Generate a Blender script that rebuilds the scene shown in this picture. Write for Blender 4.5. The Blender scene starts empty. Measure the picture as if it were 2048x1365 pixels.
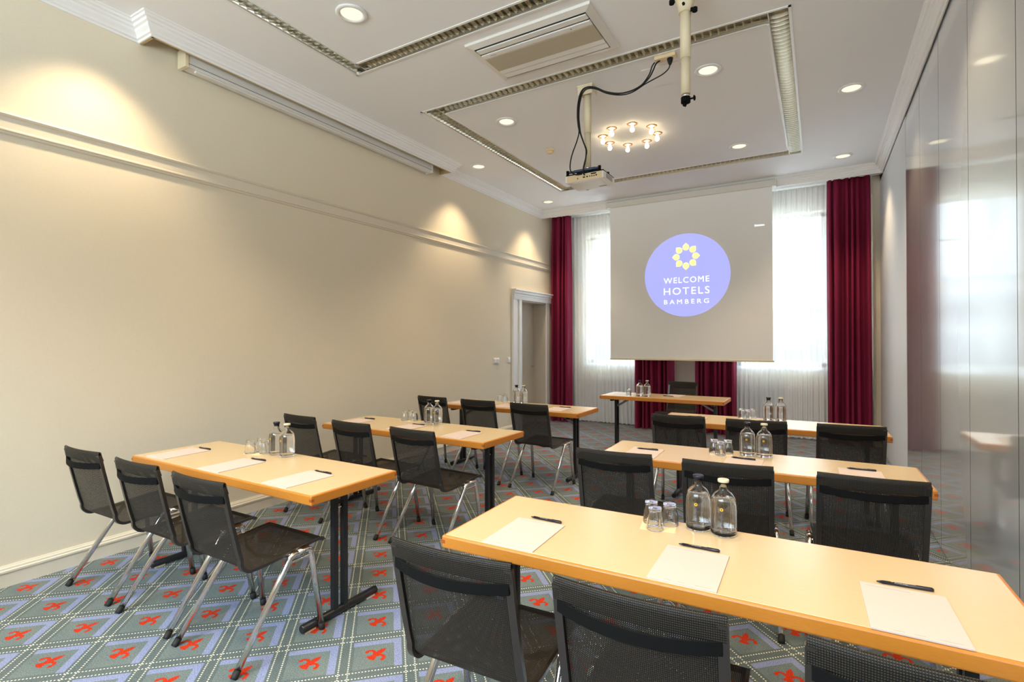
import bpy, bmesh, math, random
from mathutils import Vector, Matrix, Euler

random.seed(7)
SC = bpy.context.scene
COL = SC.collection
PI = math.pi

# ---------------------------------------------------------------- camera
cam_data = bpy.data.cameras.new('camera')
cam_data.sensor_fit = 'HORIZONTAL'
cam_data.sensor_width = 36.0
cam_data.lens = 1042.13 / 2048 * 36.0
cam_data.shift_y = -6.41 / 2048
cam_data.clip_start = 0.02
cam = bpy.data.objects.new('camera', cam_data)
COL.objects.link(cam)
R_ = Vector((0.862091, 0.506744, -0.003004))
U_ = Vector((0.005031, -0.002632, 0.999984))
F_ = Vector((-0.506728, 0.862092, 0.004819))
M = Matrix.Identity(4)
for i in range(3):
    M[i][0], M[i][1], M[i][2] = R_[i], U_[i], -F_[i]
M[0][3], M[1][3], M[2][3] = 0.0, 0.0, 1.4947
cam.matrix_world = M
SC.camera = cam

# ---------------------------------------------------------------- world, daylight, exposure
XL, XR, ZC, YB, YREAR = -4.286, 0.746, 3.80, 9.06, -2.2
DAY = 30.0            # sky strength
LAMP = 38.0          # watts of one ceiling downlight
world = bpy.data.worlds.new('overcast_sky')
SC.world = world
world.use_nodes = True
wn = world.node_tree.nodes
wl = world.node_tree.links
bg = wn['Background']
tcw = wn.new('ShaderNodeTexCoord')
sep = wn.new('ShaderNodeSeparateXYZ')
rampw = wn.new('ShaderNodeValToRGB')
cr = rampw.color_ramp        # overcast sky: ground glow raised to lift the ceiling, dim horizon, bright overhead
cr.elements[0].position = 0.44; cr.elements[0].color = (0.360, 0.400, 0.428, 1)
cr.elements[1].position = 0.78; cr.elements[1].color = (0.73, 0.875, 1.0, 1)
for p_, c_ in ((0.485, (0.066, 0.074, 0.079, 1)), (0.505, (0.072, 0.081, 0.087, 1)), (0.60, (0.090, 0.102, 0.109, 1))):
    e_ = cr.elements.new(p_); e_.color = c_
mapw = wn.new('ShaderNodeMath'); mapw.operation = 'MULTIPLY_ADD'
mapw.inputs[1].default_value = 0.5; mapw.inputs[2].default_value = 0.5
wl.new(tcw.outputs['Generated'], sep.inputs[0])
wl.new(sep.outputs[2], mapw.inputs[0])
wl.new(mapw.outputs[0], rampw.inputs[0])
wl.new(rampw.outputs[0], bg.inputs[0])
# sky strength shaped by direction to balance the room light, higher beyond the windows
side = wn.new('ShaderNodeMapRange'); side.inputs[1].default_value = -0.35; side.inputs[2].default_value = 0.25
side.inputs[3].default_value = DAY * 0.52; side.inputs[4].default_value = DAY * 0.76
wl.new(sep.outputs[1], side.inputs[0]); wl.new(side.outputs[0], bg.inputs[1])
WINS = [(-3.71, -2.44), (-1.16, 0.11)]      # window openings in x
FILLWIN = (-3.85, .25, 1.95, 3.5)            # unseen window, added behind the camera to brighten the room
for (a, b) in WINS:
    ld = bpy.data.lights.new('window_portal', 'AREA')
    ld.shape = 'RECTANGLE'; ld.size = b - a; ld.size_y = 2.42
    ld.cycles.is_portal = True
    lo = bpy.data.objects.new('window_portal', ld)
    lo.location = ((a + b) / 2, 9.42, 2.24)
    lo.rotation_euler = (-PI / 2, 0, 0)
    COL.objects.link(lo)
ld = bpy.data.lights.new('window_portal', 'AREA'); ld.shape = 'RECTANGLE'; ld.size = 4.1; ld.size_y = 1.55; ld.cycles.is_portal = True  # portal of the added fill window
lo = bpy.data.objects.new('window_portal', ld); lo.location = (-1.8, YREAR - .25, 2.72); lo.rotation_euler = (PI / 2, 0, 0); COL.objects.link(lo)
SC.view_settings.view_transform = 'Standard'
SC.view_settings.look = 'None'
SC.view_settings.gamma = 1.0
SC.view_settings.use_curve_mapping = False
SC.view_settings.exposure = 1.27
SC.cycles.use_denoising = True
SC.cycles.max_bounces = 24
SC.cycles.diffuse_bounces = 5
SC.cycles.glossy_bounces = 5
SC.cycles.transmission_bounces = 22
SC.cycles.transparent_max_bounces = 24
SC.cycles.sample_clamp_indirect = 6.0
SC.cycles.blur_glossy = 0.5


# ---------------------------------------------------------------- helpers: colours and materials
def lin(r, g, b):
    return tuple(((c / 255) / 12.92 if c / 255 <= 0.04045 else ((c / 255 + 0.055) / 1.055) ** 2.4) for c in (r, g, b)) + (1.0,)


class X:
    """a node socket (or number) with arithmetic"""
    nt = None

    def __init__(s, v): s.v = v

    @staticmethod
    def m(op, *a):
        n = X.nt.nodes.new('ShaderNodeMath'); n.operation = op
        for i, q in enumerate(a):
            q = q.v if isinstance(q, X) else q
            if isinstance(q, (int, float)): n.inputs[i].default_value = q
            else: X.nt.links.new(q, n.inputs[i])
        return X(n.outputs[0])

    def __add__(s, o): return X.m('ADD', s, o)
    __radd__ = __add__
    def __sub__(s, o): return X.m('SUBTRACT', s, o)
    def __rsub__(s, o): return X.m('SUBTRACT', o, s)
    def __mul__(s, o): return X.m('MULTIPLY', s, o)
    __rmul__ = __mul__
    def __truediv__(s, o): return X.m('DIVIDE', s, o)
    def lt(s, o): return X.m('LESS_THAN', s, o)
    def gt(s, o): return X.m('GREATER_THAN', s, o)
    def abs(s): return X.m('ABSOLUTE', s)
    def mn(s, o): return X.m('MINIMUM', s, o)
    def mx(s, o): return X.m('MAXIMUM', s, o)
    def fl(s): return X.m('FLOOR', s)
    def fr(s): return X.m('FRACT', s)
    def sq(s): return X.m('SQRT', s)


def xlen(a, b): return (a * a + b * b).sq()


def mat(name, base=(0.8, 0.8, 0.8, 1), rough=0.5, metal=0.0, **kw):
    m = bpy.data.materials.new(name); m.use_nodes = True
    b = m.node_tree.nodes['Principled BSDF']
    b.inputs['Base Color'].default_value = base if len(base) == 4 else (*base, 1)
    b.inputs['Roughness'].default_value = rough
    b.inputs['Metallic'].default_value = metal
    for k, v in kw.items(): b.inputs[k.replace('_', ' ')].default_value = v
    return m


def parts_of(m):
    nt = m.node_tree; X.nt = nt
    return nt, nt.nodes['Principled BSDF']


def noise(nt, scale, detail=3, vec=None, stretch=None):
    n = nt.nodes.new('ShaderNodeTexNoise'); n.inputs['Scale'].default_value = scale; n.inputs['Detail'].default_value = detail
    tc = nt.nodes.new('ShaderNodeTexCoord')
    if stretch:
        mp = nt.nodes.new('ShaderNodeMapping'); mp.inputs['Scale'].default_value = stretch
        nt.links.new(tc.outputs['Object'], mp.inputs[0]); nt.links.new(mp.outputs[0], n.inputs['Vector'])
    else:
        nt.links.new(tc.outputs['Object'], n.inputs['Vector'])
    return n.outputs['Fac']


def vary(m, scale, amt, stretch=None, detail=4):
    """multiply the base colour by a gentle noise"""
    nt, b = parts_of(m)
    f = noise(nt, scale, detail, stretch=stretch)
    c = b.inputs['Base Color'].default_value[:]
    mx = nt.nodes.new('ShaderNodeMix'); mx.data_type = 'RGBA'
    mx.inputs[6].default_value = tuple(min(1, v * (1 - amt)) for v in c[:3]) + (1,)
    mx.inputs[7].default_value = tuple(min(1, v * (1 + amt)) for v in c[:3]) + (1,)
    nt.links.new(f, mx.inputs[0]); nt.links.new(mx.outputs[2], b.inputs['Base Color'])
    return m


def bump(m, scale, strength, dist=0.002, stretch=None, detail=3):
    nt, b = parts_of(m)
    f = noise(nt, scale, detail, stretch=stretch)
    bp = nt.nodes.new('ShaderNodeBump'); bp.inputs['Strength'].default_value = strength; bp.inputs['Distance'].default_value = dist
    nt.links.new(f, bp.inputs['Height']); nt.links.new(bp.outputs[0], b.inputs['Normal'])
    return m


MT = {}
MT['wall'] = bump(vary(mat('cream_wallpaper', lin(231, 220, 196), 0.75), 60, 0.035, (1, 1, 2)), 240, 0.5, 0.002, (1, 1, 3))
MT['ceiling'] = mat('white_ceiling_paint', lin(238, 239, 241), 0.8)
MT['trim'] = mat('white_trim_paint', lin(238, 237, 235), 0.5)
MT['trim_cream'] = mat('cream_trim_paint', lin(226, 216, 196), 0.45)
MT['pocket'] = mat('tan_recess_paint', lin(190, 165, 115), 0.7)
MT['panel'] = bump(mat('glossy_grey_laminate', lin(196, 202, 207), 0.12, Specular_IOR_Level=0.5, Coat_Weight=1.0, Coat_IOR=1.75, Coat_Roughness=0.07), 14, 0.012, 0.004, (1, 1.0, 0.25))
MT['pier'] = mat('white_lacquer', lin(222, 225, 228), 0.5)
MT['black'] = mat('black_gap', (0.01, 0.01, 0.01), 0.6)
MT['blackmetal'] = mat('black_powder_coat', (0.012, 0.013, 0.015), 0.32)
MT['blackplastic'] = mat('black_plastic', (0.005, 0.005, 0.005), 0.75, Specular_IOR_Level=0.12)
MT['rubber'] = mat('black_rubber', (0.008, 0.008, 0.008), 0.7)
MT['chrome'] = mat('chrome', (0.78, 0.77, 0.75), 0.14, 1.0)
MT['gunmetal'] = mat('dark_anodised_aluminium', (0.13, 0.125, 0.12), 0.34, 1.0)
MT['alu'] = mat('louvre_aluminium', (0.82, 0.80, 0.74), 0.16, 1.0)
MT['bracegrey'] = mat('grey_zinc', (0.45, 0.45, 0.44), 0.4, 0.7)
MT['top'] = vary(mat('maple_laminate', lin(214, 189, 146), 0.26, Specular_IOR_Level=0.5), 9, 0.05, (1.5, 40, 40), 5)
MT['edge'] = vary(mat('beech_edge', lin(202, 128, 46), 0.35), 12, 0.16, (3, 30, 30), 5)
MT['finger'] = mat('dark_joint_wood', lin(170, 85, 35), 0.4)
MT['burgundy'] = bump(mat('burgundy_velvet', lin(130, 6, 56), 0.85, Sheen_Weight=0.0, Sheen_Roughness=0.4), 400, 0.15, 0.001)
MT['burgundy'].node_tree.nodes['Principled BSDF'].inputs['Sheen Tint'].default_value = (0.8, 0.1, 0.3, 1)
MT['screen'] = mat('grey_white_screen_cloth', lin(246, 246, 245), 0.9)
MT['housing'] = mat('white_housing', lin(222, 219, 212), 0.4)
MT['housing_cream'] = mat('cream_enamel', lin(226, 212, 180), 0.45)
MT['paper'] = mat('white_paper', lin(214, 195, 186), 0.7)
MT['print'] = mat('grey_print', lin(150, 143, 145), 0.7)
MT['pen'] = mat('dark_navy_plastic', lin(28, 24, 40), 0.3)
MT['gold'] = mat('yellow_print', lin(245, 190, 30), 0.5)
MT['textgrey'] = mat('blue_grey_print', lin(120, 122, 150), 0.5)
MT['capblack'] = mat('black_stopper', (0.01, 0.012, 0.03), 0.25)
MT['capwhite'] = mat('cream_stopper', lin(226, 214, 186), 0.4)
MT['plasticwhite'] = mat('white_plastic', lin(232, 231, 228), 0.35)
MT['plasticcream'] = mat('cream_plastic', lin(226, 203, 160), 0.45)
MT['grille'] = mat('tan_grille', lin(198, 185, 160), 0.5)
MT['copper'] = mat('copper_trim', lin(196, 140, 92), 0.3, 0.6)
MT['radiator'] = mat('radiator_enamel', lin(225, 228, 230), 0.35)
MT['greyplate'] = mat('blue_grey_steel', lin(70, 80, 100), 0.4, 0.5)
MT['doorleaf'] = mat('beige_door_paint', lin(206, 196, 180), 0.5)
MT['coaster'] = mat('cream_napkin', lin(238, 214, 168), 0.8)


def glassmat(name, col, ior, rough=0.0):
    m = mat(name, col, rough, 0.0, Transmission_Weight=1.0, IOR=ior)
    return m


MT['glass'] = glassmat('clear_glass', (1, 1, 1, 1), 1.45)
MT['water'] = glassmat('water', (1, 1, 1, 1), 1.33)


def emit(name, col, s):
    m = bpy.data.materials.new(name); m.use_nodes = True
    nt = m.node_tree; nt.nodes.clear()
    o = nt.nodes.new('ShaderNodeOutputMaterial'); e = nt.nodes.new('ShaderNodeEmission')
    e.inputs[0].default_value = col; e.inputs[1].default_value = s
    nt.links.new(e.outputs[0], o.inputs[0])
    return m


MT['lamp'] = emit('warm_lamp_glass', (1.0, 0.90, 0.66, 1), 0.52)
MT['bulb'] = emit('warm_bulb', (1.0, 0.80, 0.48, 1), 7.0)


def pane_mat():
    m = bpy.data.materials.new('window_glass'); m.use_nodes = True
    nt = m.node_tree; nt.nodes.clear()
    o = nt.nodes.new('ShaderNodeOutputMaterial'); t = nt.nodes.new('ShaderNodeBsdfTransparent'); g = nt.nodes.new('ShaderNodeBsdfGlossy')
    g.inputs['Roughness'].default_value = 0.02
    t.inputs[0].default_value = (0.95, 0.97, 0.97, 1)
    mx = nt.nodes.new('ShaderNodeMixShader'); f = nt.nodes.new('ShaderNodeFresnel'); f.inputs[0].default_value = 1.3
    nt.links.new(f.outputs[0], mx.inputs[0]); nt.links.new(t.outputs[0], mx.inputs[1]); nt.links.new(g.outputs[0], mx.inputs[2])
    nt.links.new(mx.outputs[0], o.inputs[0])
    return m


MT['pane'] = pane_mat()


def sheer_mat():
    m = bpy.data.materials.new('white_voile'); m.use_nodes = True
    nt = m.node_tree; nt.nodes.clear()
    o = nt.nodes.new('ShaderNodeOutputMaterial')
    t = nt.nodes.new('ShaderNodeBsdfTransparent'); tl = nt.nodes.new('ShaderNodeBsdfTranslucent'); d = nt.nodes.new('ShaderNodeBsdfDiffuse')
    t.inputs[0].default_value = (1, 1, 1, 1)
    tl.inputs[0].default_value = (0.92, 0.94, 0.95, 1); d.inputs[0].default_value = (0.955, 0.965, 0.97, 1)
    a = nt.nodes.new('ShaderNodeMixShader'); a.inputs[0].default_value = 0.93
    b = nt.nodes.new('ShaderNodeMixShader'); b.inputs[0].default_value = 0.78
    nt.links.new(tl.outputs[0], a.inputs[1]); nt.links.new(d.outputs[0], a.inputs[2])
    nt.links.new(t.outputs[0], b.inputs[1]); nt.links.new(a.outputs[0], b.inputs[2])
    nt.links.new(b.outputs[0], o.inputs[0])
    return m


MT['sheer'] = sheer_mat()


def mesh_fabric():
    """black woven chair mesh with real little holes, laid out in metres by the UV map"""
    m = bpy.data.materials.new('black_chair_mesh'); m.use_nodes = True
    nt = m.node_tree; X.nt = nt
    b = nt.nodes['Principled BSDF']; out = nt.nodes['Material Output']
    uv = nt.nodes.new('ShaderNodeUVMap'); sp = nt.nodes.new('ShaderNodeSeparateXYZ'); nt.links.new(uv.outputs[0], sp.inputs[0])
    u, v = X(sp.outputs[0]), X(sp.outputs[1])
    fu, fv = (u / 0.0050).fr(), (v / 0.0058).fr()
    hole = fu.gt(0.70) * fv.gt(0.68)
    thread = fv.lt(0.5)
    mx = nt.nodes.new('ShaderNodeMix'); mx.data_type = 'RGBA'
    mx.inputs[6].default_value = (0.006, 0.006, 0.007, 1)
    mx.inputs[7].default_value = (0.060, 0.047, 0.030, 1)
    nt.links.new((fu.gt(0.4) * thread).v, mx.inputs[0])
    nt.links.new(mx.outputs[2], b.inputs['Base Color'])
    b.inputs['Roughness'].default_value = 0.6; b.inputs['Specular IOR Level'].default_value = 0.25
    t = nt.nodes.new('ShaderNodeBsdfTransparent'); ms = nt.nodes.new('ShaderNodeMixShader')
    nt.links.new(hole.v, ms.inputs[0]); nt.links.new(b.outputs[0], ms.inputs[1]); nt.links.new(t.outputs[0], ms.inputs[2])
    nt.links.new(ms.outputs[0], out.inputs[0])
    return m


MT['mesh'] = mesh_fabric()


def carpet_mat():
    m = mat('patterned_carpet', (0.2, 0.2, 0.2, 1), 0.95, 0.0, Specular_IOR_Level=0.1, Sheen_Weight=0.8, Sheen_Roughness=0.22)
    nt, b = parts_of(m)
    tc = nt.nodes.new('ShaderNodeTexCoord'); sp = nt.nodes.new('ShaderNodeSeparateXYZ'); nt.links.new(tc.outputs['Object'], sp.inputs[0])
    px, py = X(sp.outputs[0]) + 4.152, X(sp.outputs[1]) - 1.248
    th = -0.024
    dx = px * math.cos(th) + py * math.sin(th); dy = py * math.cos(th) - px * math.sin(th)
    s = 0.2977
    q = math.sqrt(0.5)
    u = (dx + dy) * q; v = (dy - dx) * q
    cu = ((u / s + 0.5).fr() - 0.5) * s; cv = ((v / s + 0.5).fr() - 0.5) * s
    # local coordinates of one diamond, tip up
    lx = (cu - cv) * q; ly = (cu + cv) * q
    h = s / 2
    # dotted double lines
    pitch = s / 21
    def dots(a, c):
        da = a.abs() - (h - 0.021)
        dc = ((c / pitch).fr() - 0.5) * pitch
        return xlen(da, dc).lt(0.0036)
    dot = dots(cu, cv).mx(dots(cv, cu))
    # purple chevron on the two upper sides
    def bar(a, c): return a.gt(h - 0.072) * a.lt(h - 0.036) * c.gt(-h + 0.035 + 0.0) * c.lt(h - 0.036)
    chev = bar(cu, cv).mx(bar(cv, cu))
    # fleur-de-lis
    ax = lx.abs(); k = ly + 0.004
    R0 = 0.052
    lens = xlen(ax + 0.038, k - 0.021).lt(R0 + 0.001) * k.gt(-0.02)
    arm = (xlen(ax - 0.031, k + 0.013) - 0.0205).abs().lt(0.0075) * ((k + 0.014).gt(0.0)).mx(ax.gt(0.044) * k.gt(-0.024)) * ax.gt(0.006)
    tipb = xlen(ax - 0.0505, k + 0.013).lt(0.0095)
    foot = (ax - (k * -0.55 + 0.003)).lt(0.0) * k.lt(-0.004) * (k - ax * 0.25).gt(-0.050)
    fleur = lens.mx(arm).mx(tipb).mx(foot)
    def mixc(fac, c0, c1):
        n = nt.nodes.new('ShaderNodeMix'); n.data_type = 'RGBA'
        nt.links.new(fac.v, n.inputs[0])
        for i, c in ((6, c0), (7, c1)):
            if isinstance(c, tuple): n.inputs[i].default_value = c
            else: nt.links.new(c, n.inputs[i])
        return n.outputs[2]
    ground = mixc(X(noise(nt, 9, 5)), lin(93, 107, 111), lin(118, 126, 119))
    inner = (cu.abs().mx(cv.abs())).lt(h - 0.040)
    c = mixc(inner, lin(92, 102, 102), ground)
    c = mixc(chev, c, lin(130, 138, 170))
    c = mixc(fleur, c, lin(182, 52, 24))
    c = mixc(dot, c, lin(236, 232, 205))
    fine = X(noise(nt, 190, 3))
    n = nt.nodes.new('ShaderNodeMix'); n.data_type = 'RGBA'; n.blend_type = 'MULTIPLY'; n.inputs[0].default_value = 1.0
    g = fine * 2.0 + 0.0
    cmb = nt.nodes.new('ShaderNodeCombineColor')
    for i in range(3): nt.links.new(g.v, cmb.inputs[i])
    nt.links.new(c, n.inputs[6]); nt.links.new(cmb.outputs[0], n.inputs[7])
    nt.links.new(n.outputs[2], b.inputs['Base Color'])
    return m


MT['carpet'] = carpet_mat()


# ---------------------------------------------------------------- helpers: geometry
class G:
    """collects primitives into one bmesh"""

    def __init__(s): s.b = bmesh.new(); s.uvl = None

    def box(s, x0, x1, y0, y1, z0, z1, bev=0.0, rot=None):
        r = bmesh.ops.create_cube(s.b, size=1.0)
        vs = r['verts']
        T = Matrix.Translation(((x0 + x1) / 2, (y0 + y1) / 2, (z0 + z1) / 2)) @ Matrix.Diagonal((abs(x1 - x0), abs(y1 - y0), abs(z1 - z0), 1))
        bmesh.ops.transform(s.b, matrix=T, verts=vs)
        if bev > 0:
            es = list({e for v in vs for e in v.link_edges})
            rr = bmesh.ops.bevel(s.b, geom=es, offset=bev, segments=2, affect='EDGES', profile=0.5)
            vs = list({v for f in rr['faces'] for v in f.verts} | {v for v in vs if v.is_valid})
        if rot: bmesh.ops.transform(s.b, matrix=rot, verts=[v for v in vs if v.is_valid])
        return s

    def quad(s, *pts):
        s.b.faces.new([s.b.verts.new(p) for p in pts]); return s

    def ring(s, c, ax, ay, r, n, ry=None):
        ry = r if ry is None else ry
        return [s.b.verts.new(c + ax * (r * math.cos(2 * PI * i / n)) + ay * (ry * math.sin(2 * PI * i / n))) for i in range(n)]

    def tube(s, pts, r, n=10, cap=True, ry=None, closed=False, radii=None):
        pts = [Vector(p) for p in pts]
        m = len(pts); rings = []
        t0 = (pts[1] - pts[0]).normalized()
        up = Vector((0, 0, 1)) if abs(t0.z) < 0.9 else Vector((1, 0, 0))
        ax = t0.cross(up).normalized()
        for i, p in enumerate(pts):
            if closed: t = (pts[(i + 1) % m] - pts[i - 1]).normalized()
            elif i == 0: t = t0
            elif i == m - 1: t = (pts[i] - pts[i - 1]).normalized()
            else: t = ((pts[i + 1] - p).normalized() + (p - pts[i - 1]).normalized()).normalized()
            ax = (ax - t * ax.dot(t)).normalized(); ay = t.cross(ax)
            rr = radii[i] if radii else r
            rings.append(s.ring(p, ax, ay, rr, n, (ry if ry else rr)))
        rng = range(m if closed else m - 1)
        for i in rng:
            a, b = rings[i], rings[(i + 1) % m]
            for j in range(n):
                f = s.b.faces.new((a[j], a[(j + 1) % n], b[(j + 1) % n], b[j])); f.smooth = True
        if cap and not closed:
            s.b.faces.new(rings[0][::-1]); s.b.faces.new(rings[-1])
        return s

    def lathe(s, prof, n=32, c=(0, 0, 0), cap0=True, cap1=True, ax=Vector((1, 0, 0)), ay=Vector((0, 1, 0)), smooth=True):
        c = Vector(c); az = ax.cross(ay); rings = []
        for r, z in prof:
            if r < 1e-6: rings.append([s.b.verts.new(c + az * z)])
            else: rings.append(s.ring(c + az * z, ax, ay, r, n))
        for a, b in zip(rings, rings[1:]):
            for j in range(n):
                k = (j + 1) % n
                if len(a) == 1 and len(b) == 1: continue
                if len(a) == 1: f = s.b.faces.new((a[0], b[k], b[j]))
                elif len(b) == 1: f = s.b.faces.new((a[j], a[k], b[0]))
                else: f = s.b.faces.new((a[j], a[k], b[k], b[j]))
                f.smooth = smooth
        if cap0 and len(rings[0]) > 1: s.b.faces.new(rings[0][::-1])
        if cap1 and len(rings[-1]) > 1: s.b.faces.new(rings[-1])
        return s

    def prism(s, poly, z0, z1, axis='z'):
        """extrude a 2D polygon (ccw)"""
        def P(a, b, c): return {'z': (a, b, c), 'y': (a, c, b), 'x': (c, a, b)}[axis]
        lo = [s.b.verts.new(P(a, b, z0)) for a, b in poly]; hi = [s.b.verts.new(P(a, b, z1)) for a, b in poly]
        n = len(poly)
        for i in range(n): s.b.faces.new((lo[i], lo[(i + 1) % n], hi[(i + 1) % n], hi[i]))
        s.b.faces.new(lo[::-1]); s.b.faces.new(hi)
        return s

    def build(s, name, m, parent=None, loc=None, rotz=0.0, recalc=True):
        if recalc: bmesh.ops.recalc_face_normals(s.b, faces=s.b.faces)
        me = bpy.data.meshes.new(name); s.b.to_mesh(me); s.b.free()
        ms = m if isinstance(m, (list, tuple)) else [m]
        for q in ms: me.materials.append(MT[q] if isinstance(q, str) else q)
        o = bpy.data.objects.new(name, me); COL.objects.link(o)
        if parent: o.parent = parent
        if loc is not None: o.location = loc
        o.rotation_euler.z = rotz
        return o


def tag(o, label=None, cat=None, group=None, kind=None):
    for k, v in (('label', label), ('category', cat), ('group', group), ('kind', kind)):
        if v: o[k] = v
    return o


def thing(name, label, cat, loc=(0, 0, 0), rotz=0.0, group=None):
    o = bpy.data.objects.new(name, None); COL.objects.link(o)
    o.location = loc; o.rotation_euler = (0, 0, rotz); o.empty_display_size = 0.1
    return tag(o, label, cat, group)


KIDS = {}


def copy_tree(o, parent=None):
    if not KIDS:
        for q in SC.objects:
            if q.parent: KIDS.setdefault(q.parent.name, []).append(q)
    c = o.copy(); COL.objects.link(c)
    if parent: c.parent = parent
    for ch in KIDS.get(o.name, []): copy_tree(ch, c)
    return c


def dup(o, label, loc, rotz=0.0, group=None):
    KIDS.clear()
    c = copy_tree(o); c.location = loc; c.rotation_euler = (0, 0, rotz); c['label'] = label
    if group: c['group'] = group
    return c


def spawner(make):
    """first call moves the built thing itself, later calls copy it"""
    first = []
    def place(label, loc, rotz=0.0, group=None):
        if not first:
            o = make(); first.append(o)
            o.location = loc; o.rotation_euler = (0, 0, rotz); o['label'] = label
            if group: o['group'] = group
            return o
        return dup(first[0], label, loc, rotz, group)
    return place


def struct(o, label=None, cat=None):
    o['kind'] = 'structure'
    if label: o['label'] = label
    if cat: o['category'] = cat
    return o


def sweep(path, prof, z, name, m, closed_prof=False, cuts=None):
    """moulding along a plan path; prof is (distance from wall to the right-hand side, dz)"""
    g = G(); P = [Vector((a, b)) for a, b in path]; rows = []
    for i, p in enumerate(P):
        dirs = []
        if i > 0: dirs.append((P[i] - P[i - 1]).normalized())
        if i < len(P) - 1: dirs.append((P[i + 1] - P[i]).normalized())
        ns = [Vector((d.y, -d.x)) for d in dirs]
        if len(ns) == 1: mt = ns[0]
        else: mt = (ns[0] + ns[1]) / (1 + ns[0].dot(ns[1]))
        rows.append([g.b.verts.new((p.x + mt.x * d, p.y + mt.y * d, z + dz)) for d, dz in prof])
    n = len(prof)
    for a, b in zip(rows, rows[1:]):
        for j in range(n if closed_prof else n - 1):
            k = (j + 1) % n
            g.b.faces.new((a[j], b[j], b[k], a[k]))
    if closed_prof:
        g.b.faces.new(rows[0]); g.b.faces.new(rows[-1][::-1])
    return g.build(name, m)


def text_mesh(body, name, m, size, parent=None, spacing=1.0, align='CENTER'):
    cu = bpy.data.curves.new('lettering_curve', 'FONT')
    cu.body = body; cu.size = size; cu.align_x = align; cu.align_y = 'CENTER'; cu.space_character = spacing
    cu.resolution_u = 3
    o = bpy.data.objects.new('lettering_tmp', cu); COL.objects.link(o)
    dg = bpy.context.evaluated_depsgraph_get(); dg.update()
    me = bpy.data.meshes.new_from_object(o.evaluated_get(dg))
    bpy.data.objects.remove(o); bpy.data.curves.remove(cu)
    me.name = name; me.materials.clear(); me.materials.append(MT[m] if isinstance(m, str) else m)
    t = bpy.data.objects.new(name, me); COL.objects.link(t)
    if parent: t.parent = parent
    return t


def fit_text(t, x0, x1, z0, z1):
    """scale a text mesh lying in its xy plane into a box"""
    xs = [v.co.x for v in t.data.vertices]; ys = [v.co.y for v in t.data.vertices]
    ax, bx, ay, by = min(xs), max(xs), min(ys), max(ys)
    for v in t.data.vertices:
        v.co.x = x0 + (v.co.x - ax) / (bx - ax) * (x1 - x0)
        v.co.y = z0 + (v.co.y - ay) / (by - ay) * (z1 - z0)


# ================================================================ THE SETTING
g = G(); g.quad((XL - .3, YREAR - .2, 0), (XR + .3, YREAR - .2, 0), (XR + .3, YB + .4, 0), (XL - .3, YB + .4, 0))
struct(g.build('floor', 'carpet'), 'blue grey carpet with red fleur de lis in dotted diamonds', 'carpet')

# ceiling with openings for the recessed louvre lights and for the blind pocket at the left wall
O2 = (-3.445, -0.150, 4.055, 7.355); I2 = (-3.245, -0.315, 4.225, 7.150)
O1 = (-3.445, -0.150, -0.075, 3.217); I1 = (-3.290, -0.315, 0.09, 3.065)
PK = (XL, -4.118, 1.923, 5.419)
g = G()
xs = sorted({XL - .1, XR + .1, PK[1]} | {O1[0], O1[1], I1[0], I1[1], O2[0], O2[1], I2[0], I2[1]})
ys = sorted({YREAR - .1, YB + .1, PK[2], PK[3]} | {O1[2], O1[3], I1[2], I1[3], O2[2], O2[3], I2[2], I2[3]})
def inside(r, x, y): return r[0] < x < r[1] and r[2] < y < r[3]
for xa, xb in zip(xs, xs[1:]):
    for ya, yb in zip(ys, ys[1:]):
        cx, cy = (xa + xb) / 2, (ya + yb) / 2
        if (inside(O1, cx, cy) and not inside(I1, cx, cy)) or (inside(O2, cx, cy) and not inside(I2, cx, cy)) or (cx < PK[1] and PK[2] < cy < PK[3]): continue
        g.quad((xa, ya, ZC), (xa, yb, ZC), (xb, yb, ZC), (xb, ya, ZC))
g.box(XL - .3, XR + .3, YREAR - .3, YB + .4, 4.02, 4.1)
struct(g.build('ceiling', 'ceiling', recalc=False), 'flat white ceiling with recessed light frames', 'ceiling')

# left wall, with the doorway near the windows
g = G(); D0, D1, DZ = 7.545, 8.53, 2.165
g.box(XL - .3, XL, YREAR - .2, D0, 0, 4.05)
g.box(XL - .3, XL, D1, YB + .4, 0, 4.05)
g.box(XL - .3, XL, D0, D1, DZ, 4.05)
struct(g.build('wall_left', 'wall'), 'long cream papered wall', 'wall')
g = G(); a, b, c, d = FILLWIN
g.box(XL - .3, a, YREAR - .2, YREAR, 0, 4.05); g.box(b, XR + .3, YREAR - .2, YREAR, 0, 4.05); g.box(a, b, YREAR - .2, YREAR, 0, c); g.box(a, b, YREAR - .2, YREAR, d, 4.05)
struct(g.build('wall_rear', 'wall'))
# window wall
g = G(); WZ0, WZ1 = 1.06, 3.43
xs = [XL - .05, WINS[0][0], WINS[0][1], WINS[1][0], WINS[1][1], XR + .3]
for i in (0, 2, 4): g.box(xs[i], xs[i + 1], YB, YB + .38, 0, 4.05)
for i in (1, 3):
    g.box(xs[i], xs[i + 1], YB, YB + .38, WZ1, 4.05)
    g.box(xs[i], xs[i + 1], YB, YB + .38, 0, WZ0)
struct(g.build('wall_back', 'wall'), 'cream wall around the two windows', 'wall')
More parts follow.
